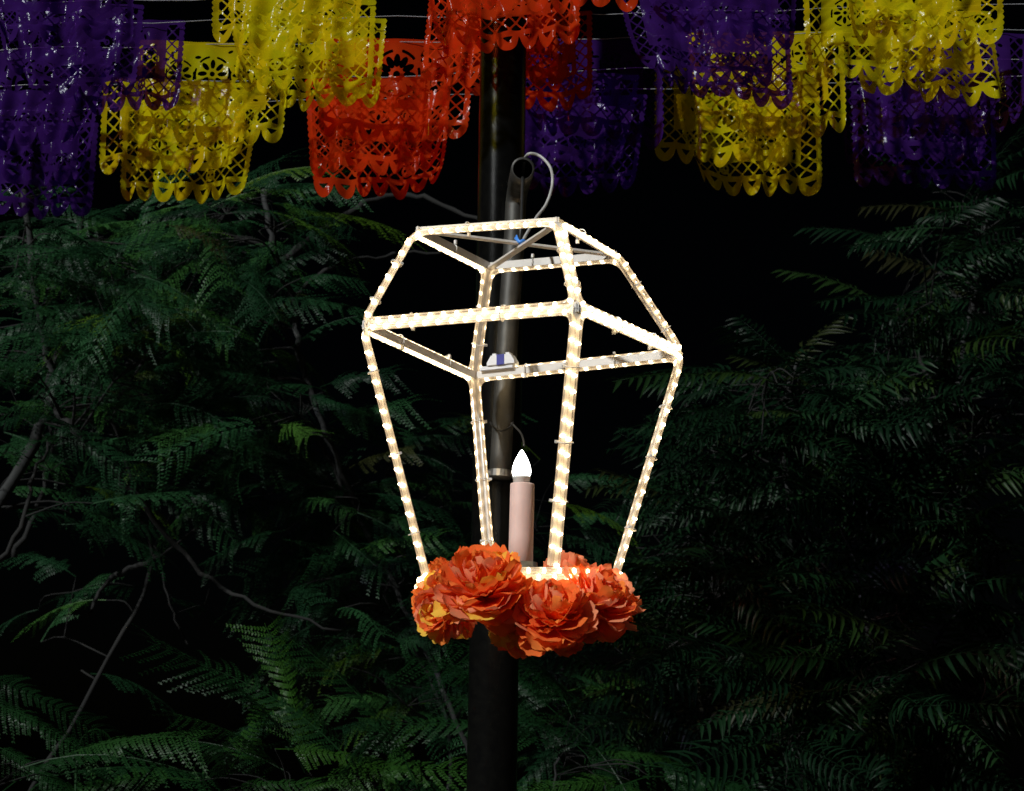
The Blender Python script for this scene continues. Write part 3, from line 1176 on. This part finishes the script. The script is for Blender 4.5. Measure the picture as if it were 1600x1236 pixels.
G = 'bushes behind the lantern'
plant('feather_leaf_tree', 'slender feather-leaved tree with a pale thin trunk at the far left', 'tree', G,
      [([(-260, 1400), (-120, 1000), (40, 720), (80, 600), (52, 460), (40, 300)], 5.6, .030, .011),
       ([(85, 640), (130, 690), (210, 770), (300, 880), (400, 945), (530, 985)], 5.5, .014, .004),
       ([(-120, 1000), (10, 860), (45, 770), (75, 690)], 5.4, .012, .004)],
      [(90, 400, 130, 110, 5.6, .5, 46), (130, 560, 150, 120, 5.7, .6, 60), (60, 740, 120, 110, 5.6, .5, 20), (190, 480, 60, 80, 5.5, .4, 20)], FR_L, 21,
      [(80, 365, 178, 374, 5.2, .9, 1), (52, 398, 146, 402, 5.2, .9, 1), (25, 420, 25, 520, 4.9, 1.2, 1), (60, 480, 190, 465, 5.2, .8, 1), (40, 355, -30, 380, 5.2, .6, 1)])
plant('feather_leaf_tree', 'feather-leaved tree with a crooked grey stem left of the lantern', 'tree', G,
      [([(790, 1400), (715, 1130), (655, 1000), (575, 830), (500, 660), (470, 560), (458, 470), (430, 400), (415, 300)], 5.8, .009, .012),
       ([(440, 410), (520, 350), (590, 312), (665, 310), (760, 350)], 6.3, .018, .008),
       ([(458, 470), (520, 415), (600, 400), (700, 392)], 6.4, .010, .005),
       ([(500, 690), (560, 800), (640, 850)], 5.9, .009, .003)],
      [(370, 350, 100, 60, 5.7, .4, 44), (300, 450, 130, 90, 5.9, .5, 46), (430, 640, 110, 50, 5.5, .4, 20), (420, 470, 60, 100, 5.8, .4, 12), (540, 860, 110, 120, 6.0, .5, 40)], FR_L, 22,
      [(345, 325, 240, 318, 5.3, .8, 1), (345, 335, 440, 308, 5.3, .7, 1), (260, 352, 340, 352, 5.2, .9, 1), (470, 435, 550, 405, 5.3, .8, 1), (365, 620, 475, 620, 5.0, .9, 1), (470, 615, 570, 632, 5.0, .8, 1), (180, 440, 260, 435, 5.3, .9, 1)])
plant('feather_leaf_shrub', 'tangled shrub of bare crossing branches and sparse feathery leaves, lower left', 'shrub', G,
      [([(-20, 1400), (130, 1100), (235, 900), (205, 760), (180, 640), (240, 540)], 6.1, .010, .006),
       ([(250, 870), (200, 890), (165, 910), (140, 960)], 5.9, .012, .006),
       ([(205, 760), (290, 690), (350, 590), (450, 560)], 6.0, .009, .004),
       ([(290, 1010), (262, 930), (240, 850)], 6.2, .004, .003),
       ([(20, 870), (60, 790), (80, 700)], 6.2, .012, .006)],
      [(270, 640, 140, 110, 6.1, .4, 44), (330, 740, 150, 70, 6.2, .4, 20), (480, 760, 110, 90, 6.2, .4, 28), (200, 950, 190, 110, 6.5, .3, 9), (60, 620, 90, 80, 6.2, .3, 16)], FR_L, 23, bark=False)
plant('feather_leaf_shrub', 'low feathery bush close behind the flower-trimmed lantern base', 'shrub', G,
      [([(690, 1400), (700, 1150), (650, 1020), (600, 930)], 6.0, .012, .003), ([(700, 1150), (760, 1040), (850, 960)], 6.1, .008, .003)],
      [(600, 930, 90, 90, 6.0, .4, 40), (650, 780, 80, 110, 6.4, .4, 26), (600, 1090, 110, 90, 6.1, .4, 26), (850, 1090, 70, 110, 6.2, .4, 26), (860, 800, 40, 120, 6.6, .3, 10)], FR_L, 24)
RG = 'long-leafleted shrubs on the right'
plant('long_leaf_shrub', 'tallest dark shrub with long drooping leaflets at the right edge', 'shrub', RG,
      [([(1500, 1400), (1510, 900), (1500, 600), (1530, 420), (1545, 310)], 6.0, .030, .008), ([(1505, 700), (1440, 560), (1400, 480)], 5.8, .012, .004)],
      [(1510, 370, 110, 80, 5.9, .4, 34), (1490, 500, 120, 90, 5.9, .5, 56), (1500, 640, 130, 110, 5.9, .5, 64)], FR_R, 31,
      [(1480, 330, 1400, 310, 5.2, .5, 1), (1440, 385, 1372, 368, 5.2, .5, 1), (1460, 470, 1395, 455, 5.2, .5, 1)])
plant('long_leaf_shrub', 'pointed dark shrub with arching leaflets just right of the lantern', 'shrub', RG,
      [([(1260, 1400), (1250, 1000), (1230, 760), (1225, 640), (1250, 560)], 5.7, .024, .006), ([(1230, 760), (1330, 690), (1390, 640)], 5.7, .010, .004)],
      [(1210, 620, 80, 60, 5.6, .35, 40), (1360, 660, 100, 70, 5.7, .4, 50), (1230, 740, 150, 80, 5.7, .4, 80)], FR_R, 32,
      [(1170, 640, 1100, 632, 5.0, .4, 1), (1215, 600, 1150, 570, 5.1, .4, 1), (1240, 590, 1262, 545, 5.1, .4, 1), (1190, 690, 1130, 665, 5.0, .4, 1)])
plant('long_leaf_shrub', 'wide mass of dark arching leaflets low on the right', 'shrub', RG,
      [([(1390, 1450), (1380, 1100), (1350, 950), (1330, 850)], 5.3, .020, .005), ([(1380, 1100), (1480, 980), (1560, 880)], 5.4, .012, .004)],
      [(1420, 860, 180, 110, 5.5, .4, 90), (1450, 1080, 170, 150, 5.3, .4, 110), (1260, 1120, 90, 120, 5.2, .3, 40)], FR_R, 33)
plant('long_leaf_shrub', 'dim leafy shrub filling the space right of the paper flowers', 'shrub', RG,
      [([(1090, 1450), (1095, 1100), (1080, 900), (1070, 790)], 5.9, .020, .005), ([(1085, 950), (1150, 800), (1105, 690), (1065, 620)], 6.4, .016, .008)],
      [(1090, 860, 110, 110, 5.9, .4, 76), (1060, 1050, 120, 140, 5.8, .4, 80), (1190, 960, 90, 130, 5.7, .4, 60)], FR_R, 34)
LG = 'ferns along the bottom'
plant('fern', 'big bright fern frond arching in at the lower left corner', 'fern', LG,
      [([(-20, 1400), (-15, 1250), (-30, 1130)], 4.6, .010, .004)],
      [(60, 1220, 90, 40, 4.6, .2, 8)], FR_B, 41,
      [(-40, 1050, 150, 1105, 4.4, .9, 1), (-40, 1090, 160, 1140, 4.5, .6, 1), (-20, 1160, 130, 1215, 4.5, .6, 1)])
plant('fern', 'green fern fronds spreading at the bottom left of the black post', 'fern', LG,
      [([(480, 1420), (470, 1300), (450, 1240)], 4.7, .010, .004)],
      [(480, 1230, 180, 30, 4.7, .3, 14)], FR_B, 42,
      [(430, 1170, 600, 1165, 4.5, .8, 1), (350, 1235, 500, 1195, 4.5, .8, 1), (460, 1240, 540, 1200, 4.5, .8, 1), (580, 1230, 690, 1210, 4.6, .8, 1)])
plant('fern', 'dull green fern just right of the black post at the bottom', 'fern', LG,
      [([(860, 1420), (860, 1280), (870, 1180)], 5.0, .010, .004)],
      [(880, 1140, 90, 60, 5.2, .3, 10), (950, 1220, 90, 40, 5.0, .3, 10)], FR_B, 43)
for (pts, lab) in (([(118, 1250), (120, 1190), (128, 1155), (148, 1140), (170, 1150), (185, 1180)], 'pale curled fern stem hooking over at the lower left'),
                   ([(205, 1240), (250, 1190), (290, 1168), (312, 1175), (318, 1210), (316, 1260)], 'pale arched fern stem bending down at the bottom left')):
    sp = spline([P(x, y, 4.5 + .02 * i) for i, (x, y) in enumerate(pts)], 8)
    sp = [Vector((sp[0].x, sp[0].y, 0))] + sp
    v, f, _ = tube(sp, [.0045 - .003 * k / len(sp) for k in range(len(sp))], 6)
    mb = MB(); mb.add(v, f)
    for k in range(10, len(sp) - 1):
        d = Vector((rnd.uniform(-.3, .3), -.2, -1)) * .014
        w = (sp[k + 1] - sp[k]).normalized() * .0015
        mb.add([sp[k] - w, sp[k] + w, sp[k] + d], [(0, 1, 2)])
    tag(mb.build('curled_stem', M['leaf_low']), lab, 'fern stem', 'curled stems')
